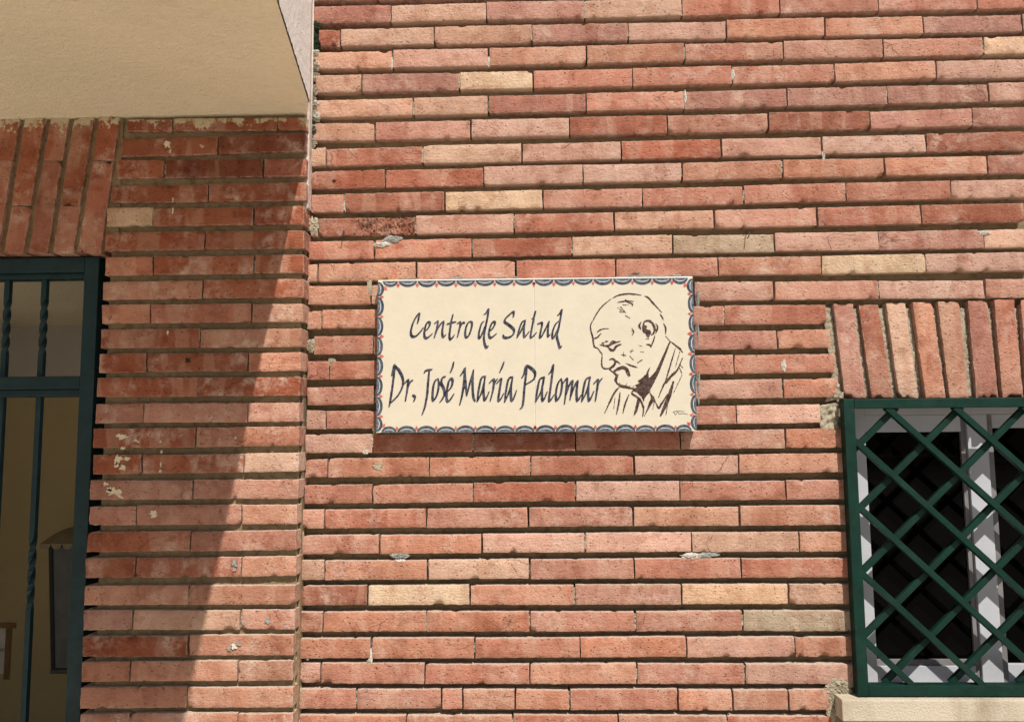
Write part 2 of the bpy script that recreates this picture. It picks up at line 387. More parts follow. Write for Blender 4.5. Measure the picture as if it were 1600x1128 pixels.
# the soldier course over the window, leaning brick by brick
def z2(zx, zy): return P(1240+zx/4.444, 440+zy/4.444, 0.0)
SOL = [(278,415,155,360,505,'p'),(455,590,160,545,695,'d'),(643,775,150,735,865,'t'),(825,960,145,915,1055,'o'),
       (1003,1150,140,1088,1220,'o'),(1213,1345,135,1272,1420,'p'),(1395,1530,125,1450,1595,'r'),
       (1578,1712,122,1624,1765,'r'),(1760,1892,120,1796,1936,'o'),(1942,2072,118,1968,2106,'r')]
for (t0, t1, ty, b0, b1, key) in SOL:
    brick(wall, z2(b0, 806), z2(b1, 806), z2(t1, ty), z2(t0, ty), key, chips=3)
# ------------------------------------------------------------------ pier
pier = empty('brick_pier', (-0.85, PY, ZG), 'shaded red brick pier between the barred door and the sunlit wall', 'pier')
PR = [  # left, joints, bottom at left, bottom at right, keys
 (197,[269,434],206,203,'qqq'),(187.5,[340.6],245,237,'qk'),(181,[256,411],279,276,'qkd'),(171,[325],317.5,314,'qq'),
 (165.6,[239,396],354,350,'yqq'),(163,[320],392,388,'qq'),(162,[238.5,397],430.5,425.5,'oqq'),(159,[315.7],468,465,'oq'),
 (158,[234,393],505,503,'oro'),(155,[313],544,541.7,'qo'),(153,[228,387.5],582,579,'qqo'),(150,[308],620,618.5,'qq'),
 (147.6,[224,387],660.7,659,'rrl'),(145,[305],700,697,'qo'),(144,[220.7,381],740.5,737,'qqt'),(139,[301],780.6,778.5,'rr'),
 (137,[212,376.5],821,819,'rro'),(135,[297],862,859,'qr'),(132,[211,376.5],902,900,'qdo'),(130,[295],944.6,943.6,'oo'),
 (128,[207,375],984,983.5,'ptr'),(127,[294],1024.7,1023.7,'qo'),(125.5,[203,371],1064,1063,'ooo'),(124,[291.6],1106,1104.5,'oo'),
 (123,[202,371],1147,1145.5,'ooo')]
XP = P(471, 560, PY).x                        # right edge of the pier
head_mortar(pier, [(x, pline([(x0, bl), (470, br)])(x)) for (x0, js, bl, br, keys) in PR for x in js if hr_.random() < .3], PY)
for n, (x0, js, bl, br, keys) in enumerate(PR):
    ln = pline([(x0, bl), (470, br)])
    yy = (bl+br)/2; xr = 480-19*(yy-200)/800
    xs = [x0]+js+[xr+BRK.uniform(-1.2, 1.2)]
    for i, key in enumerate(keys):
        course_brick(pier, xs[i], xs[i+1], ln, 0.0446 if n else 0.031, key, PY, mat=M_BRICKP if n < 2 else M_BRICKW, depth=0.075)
# soldiers over the door: one and a half bricks high, leaning the other way
def z1(zx, zy): return P(zx/3.2, 170+zy/3.2, PY)
ST = [(-150,-252),(-20,-125),(108,5),(235,128),(352,250),(478,375),(605,515)]
for i in range(len(ST)-1):
    (t0, b0), (t1, b1) = ST[i], ST[i+1]; g0 = 14
    f = lambda zx0, zx1, zy: zx0+(zx1-zx0)*(zy-70)/650
    for (ya, yb, key) in ([(40, 258, 'q'), (261, 722, 'd')] if i % 2 else [(40, 484, 'q'), (487, 722, 'r')]):
        brick(pier, z1(f(t0, b0, yb)+g0, yb), z1(f(t1, b1, yb)-g0, yb), z1(f(t1, b1, ya)-g0, ya), z1(f(t0, b0, ya)+g0, ya), key, depth=0.07, mat=M_BRICKP if ya == 40 else M_BRICKW)

# ------------------------------------------------------------------ mortar beds
def bed(name, parent, x0, x1, z0, z1, y, mat, step=0.011, amp=0.0028, hole=None):
    nx = int((x1-x0)/step); nz = int((z1-z0)/step); V = []; F = []
    for j in range(nz+1):
        for i in range(nx+1):
            x = x0+(x1-x0)*i/nx; z = z0+(z1-z0)*j/nz
            k = noise.noise(Vector((x*40, z*40, 1.7)))+0.6*noise.noise(Vector((x*130, z*130, 9)))
            V.append((x, y+amp*k, z))
    for j in range(nz):
        for i in range(nx):
            x = x0+(x1-x0)*(i+.5)/nx; z = z0+(z1-z0)*(j+.5)/nz
            if hole and hole[0] < x < hole[1] and hole[2] < z < hole[3]: continue
            a = j*(nx+1)+i; F.append((a, a+1, a+nx+2, a+nx+1))
    c = Vector(((x0+x1)/2, y, (z0+z1)/2))
    return link(name, mesh(name, [Vector(v)-c for v in V], F), parent, c, mat, True)
WX0 = P(1338, 850).x; WZ1 = P(1340, 630).z; WZ0 = P(1340, 1092).z; WX1 = WX0+0.86
REC = 0.024
bed('mortar_bed', wall, XC-0.02, 2.25, 0.0, P(800, 0).z+0.75, REC, M_MORTAR, 0.0125, hole=(WX0, WX1, WZ0, WZ1))
# shallower, crumbly pointing between the soldiers
def crumb(name, parent, pts, mat, amp=0.0035, step=0.004, scale=160, lift=0.0):
    """rough strip of mortar inside a quad (four corner points)"""
    a, b, c, d = pts; nu = max(2, int((b-a).length/step)); nv = max(2, int((d-a).length/step)); V = []; F = []
    for j in range(nv+1):
        for i in range(nu+1):
            u = i/nu; v = j/nv; q = a*(1-u)*(1-v)+b*u*(1-v)+c*u*v+d*(1-u)*v
            k = noise.noise(q*scale)+0.6*noise.noise(q*scale*2.3)
            e = 0.004 if i in (0, nu) or j in (0, nv) else 0
            V.append(q+Vector((noise.noise(q*300)*0.0012, amp*k+e-lift, noise.noise(q*280+Vector((5, 5, 5)))*0.0012)))
    for j in range(nv):
        for i in range(nu):
            k = j*(nu+1)+i; F.append((k, k+1, k+nu+2, k+nu+1))
    cen = (a+b+c+d)/4
    return link(name, mesh(name, [v-cen for v in V], F), parent, cen, mat, True)
S2 = [(225,240,165,330,345)]+[(s[1], s[1], s[2], s[4], s[4]) for s in SOL]
for i, s in enumerate(SOL):
    if i+1 < len(SOL):
        n_ = SOL[i+1]; y = Vector((0, 0.0125, 0))
        crumb('pointing', wall, (z2(s[4]-6, 806)+y, z2(n_[3]+6, 806)+y, z2(n_[0]+6, 175)+y, z2(s[1]-6, 175)+y), M_PALE, 0.004)
y = Vector((0, 0.0125, 0))
crumb('pointing', wall, (z2(300, 806)+y, z2(368, 806)+y, z2(284, 165)+y, z2(216, 165)+y), M_PALE, 0.004)
# ------------------------------------------------------------------ lumps, smears, hooks
def lump(parent, px, py, rx, rz, dep, mat, Y=0.0, name='mortar_lump', out=0.5, seed=None):
    """a crumbly dab of mortar stuck to the face, rx rz in pixels"""
    c = P(px, py, Y); sx = rx/645; sz = rz/640; s = Vector((px*.37, py*.21, seed or 0))
    bm = bmesh.new(); bmesh.ops.create_icosphere(bm, subdivisions=4, radius=1)
    for v in bm.verts:
        o = v.co.copy()
        k = 1+0.55*noise.noise(o*1.9+s)+0.42*noise.noise(o*4.5+s)+0.25*noise.noise(o*10+s)
        ky = 0.55+0.5*noise.noise(o*3+s)+0.5*noise.noise(o*8+s)+0.3*noise.noise(o*17+s)
        v.co = Vector((o.x*sx*k, o.y*dep*0.55*ky, o.z*sz*k))
    me = bpy.data.meshes.new(name); bm.to_mesh(me); bm.free()
    return link(name, me, parent, c+Vector((0, dep*(0.5-out)*.5+.0012, 0)), mat, False)
for (px, py, rx, rz, dep, mt) in [
    (1083,868,15,4,.010,M_WHITEM),(1086,877,13,3,.010,M_WHITEM),(1105,866,14,4,.006,M_GREYC),(624,868,12,4,.010,M_GREYC),(625,879,9,5,.006,M_WHITEM),
    (596,382,11,3.5,.010,M_WHITEM),(614,374,13,5,.008,M_GREYC),
    (1310,618,7,7,.012,M_PALE),
    (1312,1068,17,9,.013,M_PALE),(1316,1080,12,12,.014,M_PALE),(1302,1092,8,9,.012,M_PALE),(1298,1112,6,10,.010,M_PALE),(1296,1080,8,7,.010,M_PALE),
    (1291,224,2.2,8,.006,M_WHITEM),(1287,243,2,6,.006,M_WHITEM),(1145,116,2.4,7,.006,M_WHITEM),(1071,152,1.6,9,.004,M_WHITEM),
    (764,97,2,8,.005,M_WHITEM),(612,100,2,9,.005,M_WHITEM),(540,318,2.5,10,.006,M_WHITEM),(541,309,3,4,.006,M_WHITEM),(1536,364,10,3,.008,M_WHITEM),
    (579,1025,3,10,.007,M_WHITEM),(577,1035,4,4,.007,M_PALE),(577,450,4,10,.006,M_PALE),(486,540,7,9,.012,M_PALE),(519,567,6,6,.008,M_PALE),
    (480,1020,2.5,9,.006,M_WHITEM),(489,352,8,12,.012,M_PALE),(470,1090,5,14,.010,M_PALE),(466,1128,3,10,.010,M_WHITEM),(472,838,2,9,.008,M_PALE),
    (1225,570,3,8,.006,M_WHITEM),(586,672,3,8,.008,M_PALE),(571,706,4,3,.006,M_WHITEM)]:
    lump(wall, px, py, rx, rz, dep, mt)
for q in ([(1284,692),(1312,693),(1311,628),(1278,634)], [(1296,1092),(1322,1090),(1322,1060),(1300,1064)], [(1292,1128),(1306,1128),(1306,1090),(1294,1092)], [(1290,628),(1316,622),(1311,596),(1303,600)]):
    crumb('pointing', wall, [P(x, y_, 0.003) for x, y_ in q], M_PALE, 0.0065, 0.0028, 120)
for i in range(26):                            # lime crumbs along the corner under the canopy
    yy = 84+i*6.4+BRK.uniform(-3, 3); xx = 491-(yy-90)*0.022+BRK.uniform(-4, 4)
    lump(wall, xx, yy, BRK.uniform(3, 8), BRK.uniform(2.5, 5), BRK.uniform(.008, .015), M_PALE if i % 3 else M_WHITEM)
for (px, py, rx, rz) in [(492,40,9,8),(489,60,7,9),(494,70,9,6),(487,24,4,16),(484,8,4,12),(490,205,5,10),(489,190,5,8),(522,283,3.5,3.5)]:
    lump(wall, px, py, rx, rz, .012, M_MOSS, name='moss_tuft')
def smear(parent, px, py, r, mat, Y, name='paint_splash', n=40, sx=1.0, seed=0):
    """a thin dried splash: an irregular skin with real thickness on the brick face"""
    c = P(px, py, Y); rn = random.Random(int(px*7+py*3)+seed); pts = []
    for i in range(n):
        a = 6.28318*i/n; h_ = Vector((math.cos(a)*1.3+px, math.sin(a)*1.3+py, seed)); k = max(.25, 0.85+0.75*noise.noise(h_)+0.5*noise.noise(h_*2.7)+0.3*noise.noise(h_*6))*r/640
        pts.append(Vector((math.cos(a)*k*sx, 0, math.sin(a)*k)))
    V = [p+Vector((0, -0.0006, 0)) for p in pts]+[p*1.05+Vector((0, 0.004, 0)) for p in pts]
    F = [tuple(range(n))[::-1]]+[(i, (i+1) % n, n+(i+1) % n, n+i) for i in range(n)]
    return link(name, mesh(name, V, F), parent, c, mat)
for (px, py, r, sx) in [(190,682,4,2.4),(212,690,3,2),(192,700,3,1.4),(184,718,6,1.0),(192,730,5,1.0),(182,727,4,.8),(199,716,3,1.5),(251,690,2.2,.8),(252,706,3,.4),(251,725,4,.35),
                     (250,736,3,.7),(178,770,8,1.3),(172,764,4,1),(187,776,4,1.2),(165,756,3,1.5),(240,803,6,1.2),(262,226,6,1.0),(266,237,3,.6),(386,222,3,.5),(270,312,4,.25),(270,330,6,.2),(262,520,3,.5),(368,684,2.2,.6)]:
    smear(pier, px, py, r, M_PAINT, PY-0.0015, sx=sx)
for (px, py, r) in [(418,969,4.5),(365,1010,4),(373,1006,3),(358,1013,3),(367,880,5),(366,890,3)]:
    smear(pier, px, py, r, M_GREYC if r != 4 else M_WHITEM, PY-0.0015, 'mortar_splash')
smear(pier, 293, 563, 4, M_MOSS, PY-0.0015, 'dark_paint_spot'); 
smear(wall, 590, 729, 4.5, M_PALE, -0.0012, 'lime_splash', sx=2.0)
for (px, py) in [(540,366),(1165,366)]:        # bent wire hooks in the joints
    a = P(px, py, 0.012); mb = MB()
    mb.tube([a, a+Vector((0, -.022, .002)), a+Vector((.001, -.030, -.006)), a+Vector((-.001, -.029, -.014)), a+Vector((-.002, -.022, -.016))], 0.0013, 6)
    mb.build('wire_hook', M_IRON, wall, smooth=True)

# ------------------------------------------------------------------ what runs on outside the photograph (same wall, cheap bricks)
def outer(parent, Y, x0, x1, z0, z1, skip, depth, seed, keys='rroodlptq'):
    R = random.Random(seed); V = []; F = []; C = []; S = []; Rm = []
    z = z0; n = 0
    while z < z1:
        x = x0-(0.0 if n % 2 else 0.12)
        while x < x1:
            a, b = max(x, x0)+.0015, min(x+0.245, x1)-.0015
            if b-a > 0.01 and not skip(a, b, z, z+HB):
                k = len(V); dy = R.uniform(-.0015, .0015)
                for (xx, yy, zz) in ((a,dy,z),(b,dy,z),(b,dy,z+HB),(a,dy,z+HB),(a,depth,z),(b,depth,z),(b,depth,z+HB),(a,depth,z+HB)):
                    V.append((xx, Y+yy, zz))
                F.extend([tuple(k+i for i in q) for q in ((0,1,2,3),(1,5,6,2),(3,2,6,7),(4,0,3,7),(4,5,1,0))])
                col = shade(R.choice(keys), R); sd = (R.uniform(-9, 9), R.uniform(-9, 9), R.uniform(-9, 9))
                C += [(*col, 1)]*8; S += [sd]*8; Rm += [.15]*8
            x += 0.245
        z += 0.0602; n += 1
    me = mesh('outer_bricks', V, F); put_attr(me, C, S, Rm)
    return tag(link('outer_bricks', me, parent, (0, 0, 0), M_BRICK), kind='stuff')
zb = P(800, 1147.5).z-0.0602; zt = P(800, -8).z+0.018
XR = P(1690, 560).x
outer(wall, 0, XC+0.004, 2.25, zb-24*0.0602, zb+.01, lambda a, b, z, zz: False, 0.04, 5)
outer(wall, 0, XC+0.004, 2.25, zt, zt+.70, lambda a, b, z, zz: False, 0.04, 6)
outer(wall, 0, P(1712, 300).x, 2.25, P(1712, 440).z-.0, zt-.02, lambda a, b, z, zz: False, 0.04, 8)
outer(wall, 0, WX1+0.01, 2.25, zb+.0602, P(1712, 440).z-.02, lambda a, b, z, zz: False, 0.04, 9)
zpb = P(300, 1146, PY).z-0.0602
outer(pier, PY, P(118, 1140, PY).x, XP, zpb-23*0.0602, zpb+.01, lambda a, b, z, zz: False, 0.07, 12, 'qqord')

# ------------------------------------------------------------------ door opening, lintel and pier core
DXR = P(150, 640, PY).x+0.004                  # right side of the door opening
DZT = P(80, 397, PY).z                         # under side of the soldiers
DXL = DXR-1.15
ZS = P(240, 181, PY).z                         # level of the canopy's under side
bed('mortar_bed', pier, DXR+0.012, XP-0.006, 0.0, ZS+0.01, PY+0.013, M_MORTAR, 0.012, 0.002)
bed('mortar_bed', pier, DXL-0.5, DXR+0.03, DZT+0.006, ZS+0.01, PY+0.009, M_MORTAR, 0.012, 0.002)
mb = MB().box((DXR+0.03, PY+0.035, 0), (XP-0.004, 0.30, ZS+0.6))
mb.box((DXL-0.5, PY+0.032, DZT+0.012), (DXR+0.03, 0.12, ZS+0.6))
mb.build('core', M_MORTAR, pier)
# rendered corner strip that climbs past the canopy
mb = MB().box((XP-0.02, PY+0.020, P(478, 330).z), (XP+0.004, 0.004, ZS+0.75)); mb.build('corner_render', M_RENDER, pier, 0.003)
mb = MB().tube([(XC+.002, -.010, P(478, 250).z), (XC+.003, -.009, ZS+0.1), (XC+.001, -.010, ZS+.7)], 0.0032, 7); mb.build('lime_bead', M_WHITEM, pier, smooth=True)

# ------------------------------------------------------------------ canopy
cn = empty('entrance_canopy', (-1.2, PY, ZS), 'cream painted entrance canopy slab over the barred door', 'canopy')
e0 = PZ(471, 122, ZS); e1 = PZ(432.6, 0, ZS)
dirv = (e1-e0)/((e1-e0).y)
DEP = 1.75
def edge(y): q = e0+dirv*(y-e0.y); return q.x
ya, yb = PY+0.02, PY-DEP
pl = [(-3.6, ya), (edge(ya)-0.004, ya), (edge(PY-.06)-.001, PY-.06), (edge(yb), yb), (-3.6, yb)]
pl[1] = (min(pl[1][0], XP-0.002), ya); 
mb = MB(); top = ZS+0.30
mb.poly([(x, y, ZS) for x, y in pl][::-1]); mb.poly([(x, y, top) for x, y in pl])
for i in range(len(pl)):
    (xa, y0), (xb, y1) = pl[i], pl[(i+1) % len(pl)]
    if i in (1, 2): continue
    mb.poly([(xa, y0, ZS), (xb, y1, ZS), (xb, y1, top), (xa, y0, top)])
mb.build('slab', M_SOFFIT, cn)
V = []; F = []; nx, nz = 240, 44                # rough-cast side of the slab
for j in range(nz+1):
    for i in range(nx+1):
        y_ = PY-.002+(yb-PY+.002)*i/nx; z_ = ZS-0.002+(top-ZS+0.002)*j/nz
        q = Vector((max(edge(y_), -9), y_, z_))
        if y_ > PY-.06: q.x = min(q.x, XP+.003)
        k = noise.noise(q*110)+0.7*noise.noise(q*260)
        V.append(q+Vector((0.003+0.0014*k, 0, 0.0025*noise.noise(q*140))))
for j in range(nz):
    for i in range(nx): k = j*(nx+1)+i; F.append((k, k+nx+1, k+nx+2, k+1))
link('roughcast_side', mesh('roughcast_side', V, F), cn, (0, 0, 0), M_ROUGHW, True)

# ------------------------------------------------------------------ porch behind the door
PB = 1.0
zc = P(60, 510, PB).z
xr_ = DXR+0.03
st = lambda name, mbx, mat: tag(mbx.build(name, mat), kind='structure')
zd = P(60, 602, PB).z
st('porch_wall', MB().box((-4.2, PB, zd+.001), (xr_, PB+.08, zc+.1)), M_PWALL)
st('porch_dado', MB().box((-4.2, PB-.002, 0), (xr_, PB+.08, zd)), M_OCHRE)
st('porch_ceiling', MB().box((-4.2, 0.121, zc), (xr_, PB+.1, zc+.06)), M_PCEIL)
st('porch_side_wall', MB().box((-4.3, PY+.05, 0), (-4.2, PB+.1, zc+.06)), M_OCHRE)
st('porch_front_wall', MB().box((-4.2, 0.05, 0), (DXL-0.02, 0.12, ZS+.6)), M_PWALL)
st('pavement', MB().box((-30, -30, -0.2), (30, 1.3, 0.0)), M_PAVE)

# ------------------------------------------------------------------ barred door
FY = PY+0.028
door = empty('barred_door', ((DXL+DXR)/2, FY, 0), 'dark blue green metal door with twisted vertical bars in the brick opening', 'door')
def X(px, py, Y): return P(px, py, Y).x
fo = X(150, 520, FY); fi = X(127.5, 520, FY); fz1 = P(100, 402, FY).z; fz0 = P(60, 426, FY).z
mz1 = P(60, 588, FY).z; mz0 = P(60, 608, FY).z
xl = DXL+.01
MB().box((fi, FY, 0.01), (fo, FY+.055, fz1)).build('stile', M_DOORG, door, .002)
MB().box((xl, FY, 0.01), (xl+.045, FY+.055, fz1)).build('stile', M_DOORG, door, .002)
MB().box((xl+.0455, FY+.0006, fz0), (fi-.0005, FY+.055, fz1-.0006)).build('top_rail', M_DOORG, door, .002)
MB().box((xl+.0455, FY+.0006, mz0), (fi-.0005, FY+.055, mz1)).build('middle_rail', M_DOORG, door, .002)
MB().box((xl+.0455, FY+.0006, 0.02), (fi-.0005, FY+.055, 0.35)).build('bottom_panel', M_DOORG, door, .002)
for (za, zb_) in ((mz0-.018, mz0-.0005), (fz0-.013, fz0-.0005)):
    MB().box((xl+.046, FY+.014, za), (fi-.001, FY+.05, zb_)).build('glazing_stop', M_DOORG, door, .0015)
def twisted(x, z0, z1, t0, t1, turns, r, Y):
    V = []; F = []; n = 90
    for i in range(n+1):
        z = z0+(z1-z0)*i/n; k = min(1, max(0, (z-t0)/(t1-t0))); a = math.pi/4+turns*6.28318*k
        for j in range(4):
            V.append((x+r*math.cos(a+j*math.pi/2), Y+r*math.sin(a+j*math.pi/2), z))
    for i in range(n):
        for j in range(4): F.append((i*4+j, i*4+(j+1) % 4, i*4+4+(j+1) % 4, i*4+4+j))
    b = MB(); b.v = V; b.f = F
    b.build('twisted_bar', M_DOORG, door)
BY = FY+.03
b1 = (X(77.5, 436, BY)+X(66.5, 588, BY)+X(54, 800, BY)+X(29, 1128, BY))/4
b2 = X(14, 436, BY)*.5+X(6, 588, BY)*.5; sp = b1-b2
for k in range(6):
    xx = b1-k*sp
    if xx < xl+.05: break
    twisted(xx, mz1-.005, fz0+.005, P(60, 553, BY).z, P(60, 468, BY).z, 1.0, .0092, BY)
    twisted(xx, .34, mz0+.005, P(60, 950, BY).z, P(60, 838, BY).z, 1.0, .0092, BY)
# ------------------------------------------------------------------ lantern and notice on the porch wall
LY = PB-0.14
lan = empty('wall_lantern', P(100, 1038, PB-.02), 'tapered lantern with scalloped brass hood on the porch wall', 'lantern')
c0 = P(110, 850, LY); cb = P(106, 1038, LY); ta = c0.x-P(78, 850, LY).x; ba = cb.x-P(81, 1038, LY).x
zt_, zb2 = c0.z, cb.z; xc = c0.x+.05
def frus(x, y, z0, r0, z1, r1, n=4, rot=math.pi/4):
    b = MB(); V = [(x+r*math.cos(rot+j*6.28318/n), y+r*math.sin(rot+j*6.28318/n), z) for (z, r) in ((z0, r0), (z1, r1)) for j in range(n)]
    b.v = V; b.f = [(j, (j+1) % n, n+(j+1) % n, n+j) for j in range(n)]+[tuple(range(n))[::-1], tuple(range(n, 2*n))]; return b
q2 = 1.41421
frus(xc, LY, zb2+.004, ba*q2*.96, zt_, ta*q2*.96).build('glass_body', M_FROST, lan)
for j in range(4):
    a = math.pi/4+j*math.pi/2
    MB().tube([(xc+ba*q2*math.cos(a), LY+ba*q2*math.sin(a), zb2), (xc+ta*q2*math.cos(a), LY+ta*q2*math.sin(a), zt_)], .0065, 6).build('corner_rod', M_IRON, lan)
MB().box((xc-ba-.006, LY-ba-.006, zb2-.012), (xc+ba+.006, LY+ba+.006, zb2+.003)).build('base_plate', M_IRON, lan, .002)
hz = P(99, 843, LY).z; ha = (xc-.05-P(66, 846, LY).x)*.95; hb = MB(); V = []; F = []; n = 12
prof = [(ha, hz), (ha*.86, hz+.014), (ha*.66, hz+.032), (ha*.40, hz+.046), (ha*.12, hz+.052)]
for (r, z) in prof: V += [(xc+r*sx, LY+r*sy, z) for sx, sy in ((-1,-1),(1,-1),(1,1),(-1,1))]
for i in range(len(prof)-1):
    for j in range(4): F.append((i*4+j, i*4+(j+1) % 4, i*4+4+(j+1) % 4, i*4+4+j))
F.append(tuple(range(len(V)-4, len(V)))); hb.v = V; hb.f = F
hood = hb.build('hood', M_HOOD, lan)
for s_ in range(4):                            # scalloped valance under the hood
    for k in range(5):
        b = MB(); m_ = 8; w_ = 2*ha/5; u0 = -ha+w_*k
        pts = [(u0+w_*.5-w_*.48*math.cos(math.pi*i/m_), -0.020*math.sin(math.pi*i/m_)) for i in range(m_+1)]
        def tr(u, v, o): 
            x_, y_ = ((u, -ha-o), (ha+o, u), (-u, ha+o), (-ha-o, -u))[s_]
            return (xc+x_, LY+y_, hz+v)
        fr = [tr(u, v, .002) for u, v in pts]; bk = [tr(u, v, -.001) for u, v in pts]
        b.poly(fr); b.poly(bk[::-1])
        for i in range(m_): b.poly([fr[i], bk[i], bk[i+1], fr[i+1]])
        b.build('scallop', M_HOOD, hood)
MB().tube([(xc, LY, hz+.05), (xc, LY+.03, hz+.085), (xc, PB-.01, hz+.06)], .006, 7).build('bracket', M_IRON, lan, smooth=True)
MB().box((xc-.03, PB-.014, hz-.08), (xc+.03, PB-.0025, hz+.10)).build('back_plate', M_IRON, lan, .003)
np_ = empty('paper_notice', P(2, 1018, PB-.006), 'white paper notice taped to the ochre porch dado', 'notice')
a = P(-60, 1052, PB-.005); b = P(13, 978, PB-.005)
MB().box((a.x, PB-.005, a.z), (b.x, PB-.003, b.z)).build('sheet', M_PAPER, np_)
MB().box((b.x-.008, PB-.0065, a.z-.02), (b.x+.014, PB-.0052, b.z+.012)).build('tape', M_TAPE, np_)
MB().box((a.x-.02, PB-.008, b.z-.006), (b.x+.03, PB-.0067, b.z+.012)).build('tape', M_TAPE, np_)
x_ = P(4, 1015, PB-.006)
for k in range(3): MB().box((x_.x-.012+k*.009, PB-.0058, x_.z-.006), (x_.x-.006+k*.009, PB-.0052, x_.z+.006)).build('print', M_ALUD, np_)

# ------------------------------------------------------------------ window, sill, grille
WY = 0.072
win = empty('sliding_window', ((WX0+WX1)/2, WY, WZ0), 'white aluminium sliding window with dark glass behind the green grille', 'window')
rv = MB()
rv.box((WX0-.012, REC+.004, WZ0), (WX0, .16, WZ1)); rv.box((WX1, REC+.004, WZ0), (WX1+.012, .16, WZ1))
rv.box((WX0-.012, REC+.004, WZ1), (WX1+.012, .16, WZ1+.012)); rv.box((WX0-.012, REC+.004, WZ0-.012), (WX1+.012, .16, WZ0))
rv.build('reveal', M_MORTAR, wall)
fl = X(1359.5, 820, WY); ft = P(1420, 648, WY).z; fb = P(1420, 1071, WY).z
MB().box((WX0+.001, WY, WZ0+.001), (fl, WY+.05, WZ1-.001)).build('outer_frame', M_ALU, win, .0015)
MB().box((WX1-.035, WY, WZ0+.001), (WX1-.001, WY+.05, WZ1-.001)).build('outer_frame', M_ALU, win, .0015)
MB().box((fl+.0005, WY+.001, ft), (WX1-.0355, WY+.05, WZ1-.001)).build('outer_frame', M_ALU, win, .0015)
MB().box((fl+.0005, WY-.004, WZ0+.001), (WX1-.0355, WY+.05, fb)).build('outer_frame', M_ALU, win, .0015)
# front sash (left) and rear sash (right)
sy = WY+.012; st_ = P(1420, 675, sy).z; sb = P(1420, 1040, sy).z
sxa, sxb = X(1506, 740, sy), X(1556, 740, sy); s1 = empty('sash', (fl, sy, WZ0)); s1.parent = win; s1.location = Vector((fl, sy, WZ0))-wloc(win)
MB().box((fl+.001, sy, sb-.0005), (fl+.004, sy+.02, st_)).build('stile', M_ALUD, s1)
mst = MB().box((X(1514, 740, sy), sy-.004, fb+.0005), (X(1546, 740, sy), sy+.018, ft-.0005)).build('stile', M_ALU, s1, .0015)
MB().box((sxa, sy+.004, fb+.0006), (X(1514, 740, sy)-.0004, sy+.02, ft-.0006)).build('seal', M_ALUD, s1, .001)
MB().box((X(1546, 740, sy)+.0004, sy+.002, fb+.0006), (sxb, sy+.02, ft-.0006)).build('seal', M_ALUD, s1, .001)
MB().box((fl+.0045, sy, st_), (sxa-.0005, sy+.02, ft-.0006)).build('top_rail', M_ALU, s1, .0012)
MB().box((fl+.0045, sy, fb+.0006), (sxa-.0005, sy+.02, sb)).build('bottom_rail', M_ALU, s1, .0012)
MB().box((fl+.0045, sy+.004, sb+.0005), (sxa-.0005, sy+.018, sb+.014)).build('seal', M_ALUD, s1, .001)
MB().box((fl+.0045, sy+.010, sb+.0145), (sxa-.0005, sy+.014, st_-.0005)).build('pane', M_GLASS, s1)
ry = WY+.034; s2 = empty('sash', (sxb, ry, WZ0)); s2.parent = win; s2.location = Vector((sxb, ry, WZ0))-wloc(win)
MB().box((sxb+.0005, ry-.012, fb+.0006), (WX1-.036, ry+.01, sb+.002)).build('bottom_rail', M_ALU, s2, .0012)
MB().box((sxb+.0005, ry-.012, st_+.008), (WX1-.036, ry+.01, ft-.0006)).build('top_rail', M_ALU, s2, .0012)
MB().box((sxb+.0005, ry-.004, sb+.0025), (WX1-.036, ry, st_+.0075)).build('pane', M_GLASS, s2)
MB().box((WX0+.002, WY+.051, WZ0+.002), (WX1-.002, .14, WZ1-.002)).build('dark_backing', M_GLASS, win)
# sill
sil = empty('window_sill', ((WX0+WX1)/2, -.02, WZ0-.06), 'stained pale stone sill under the green window grille', 'sill')
V = []; sxl = X(1315.5, 1100, -.042); szt = P(1330, 1093, -.042).z; szb = P(1330, 1127, -.042).z
mb = MB().box((sxl, -.042, szb), (WX1+.05, .055, szt)); so_ = mb.build('sill_slab', M_SILL, sil, .003)
# grille
GY = -0.028; TB = .0255
gr = empty('window_grille', ((WX0+WX1)/2, GY, szt), 'dark green diagonal lattice grille mounted over the window', 'grille')
gl = (X(1320, 628, GY)+X(1338.7, 1085, GY))/2; gt = P(1400, 622.5, GY).z; gb = P(1420, 1088, GY).z; tw = .0250; grt = gl+.90
MB().box((gl, GY, gb), (gl+tw, GY+TB, gt)).build('frame_bar', M_GREEN, gr, .0018)
MB().box((grt-tw, GY, gb), (grt, GY+TB, gt)).build('frame_bar', M_GREEN, gr, .0018)
MB().box((gl+tw+.0003, GY+.0004, gt-.0225), (grt-tw-.0003, GY+TB, gt-.0004)).build('frame_bar', M_GREEN, gr, .0018)
MB().box((gl+tw+.0003, GY+.0004, gb+.0004), (grt-tw-.0003, GY+TB, gb+.0245)).build('frame_bar', M_GREEN, gr, .0018)
ix0, ix1, iz0, iz1 = gl+tw-.002, grt-tw+.002, gb+.0225, gt-.0205
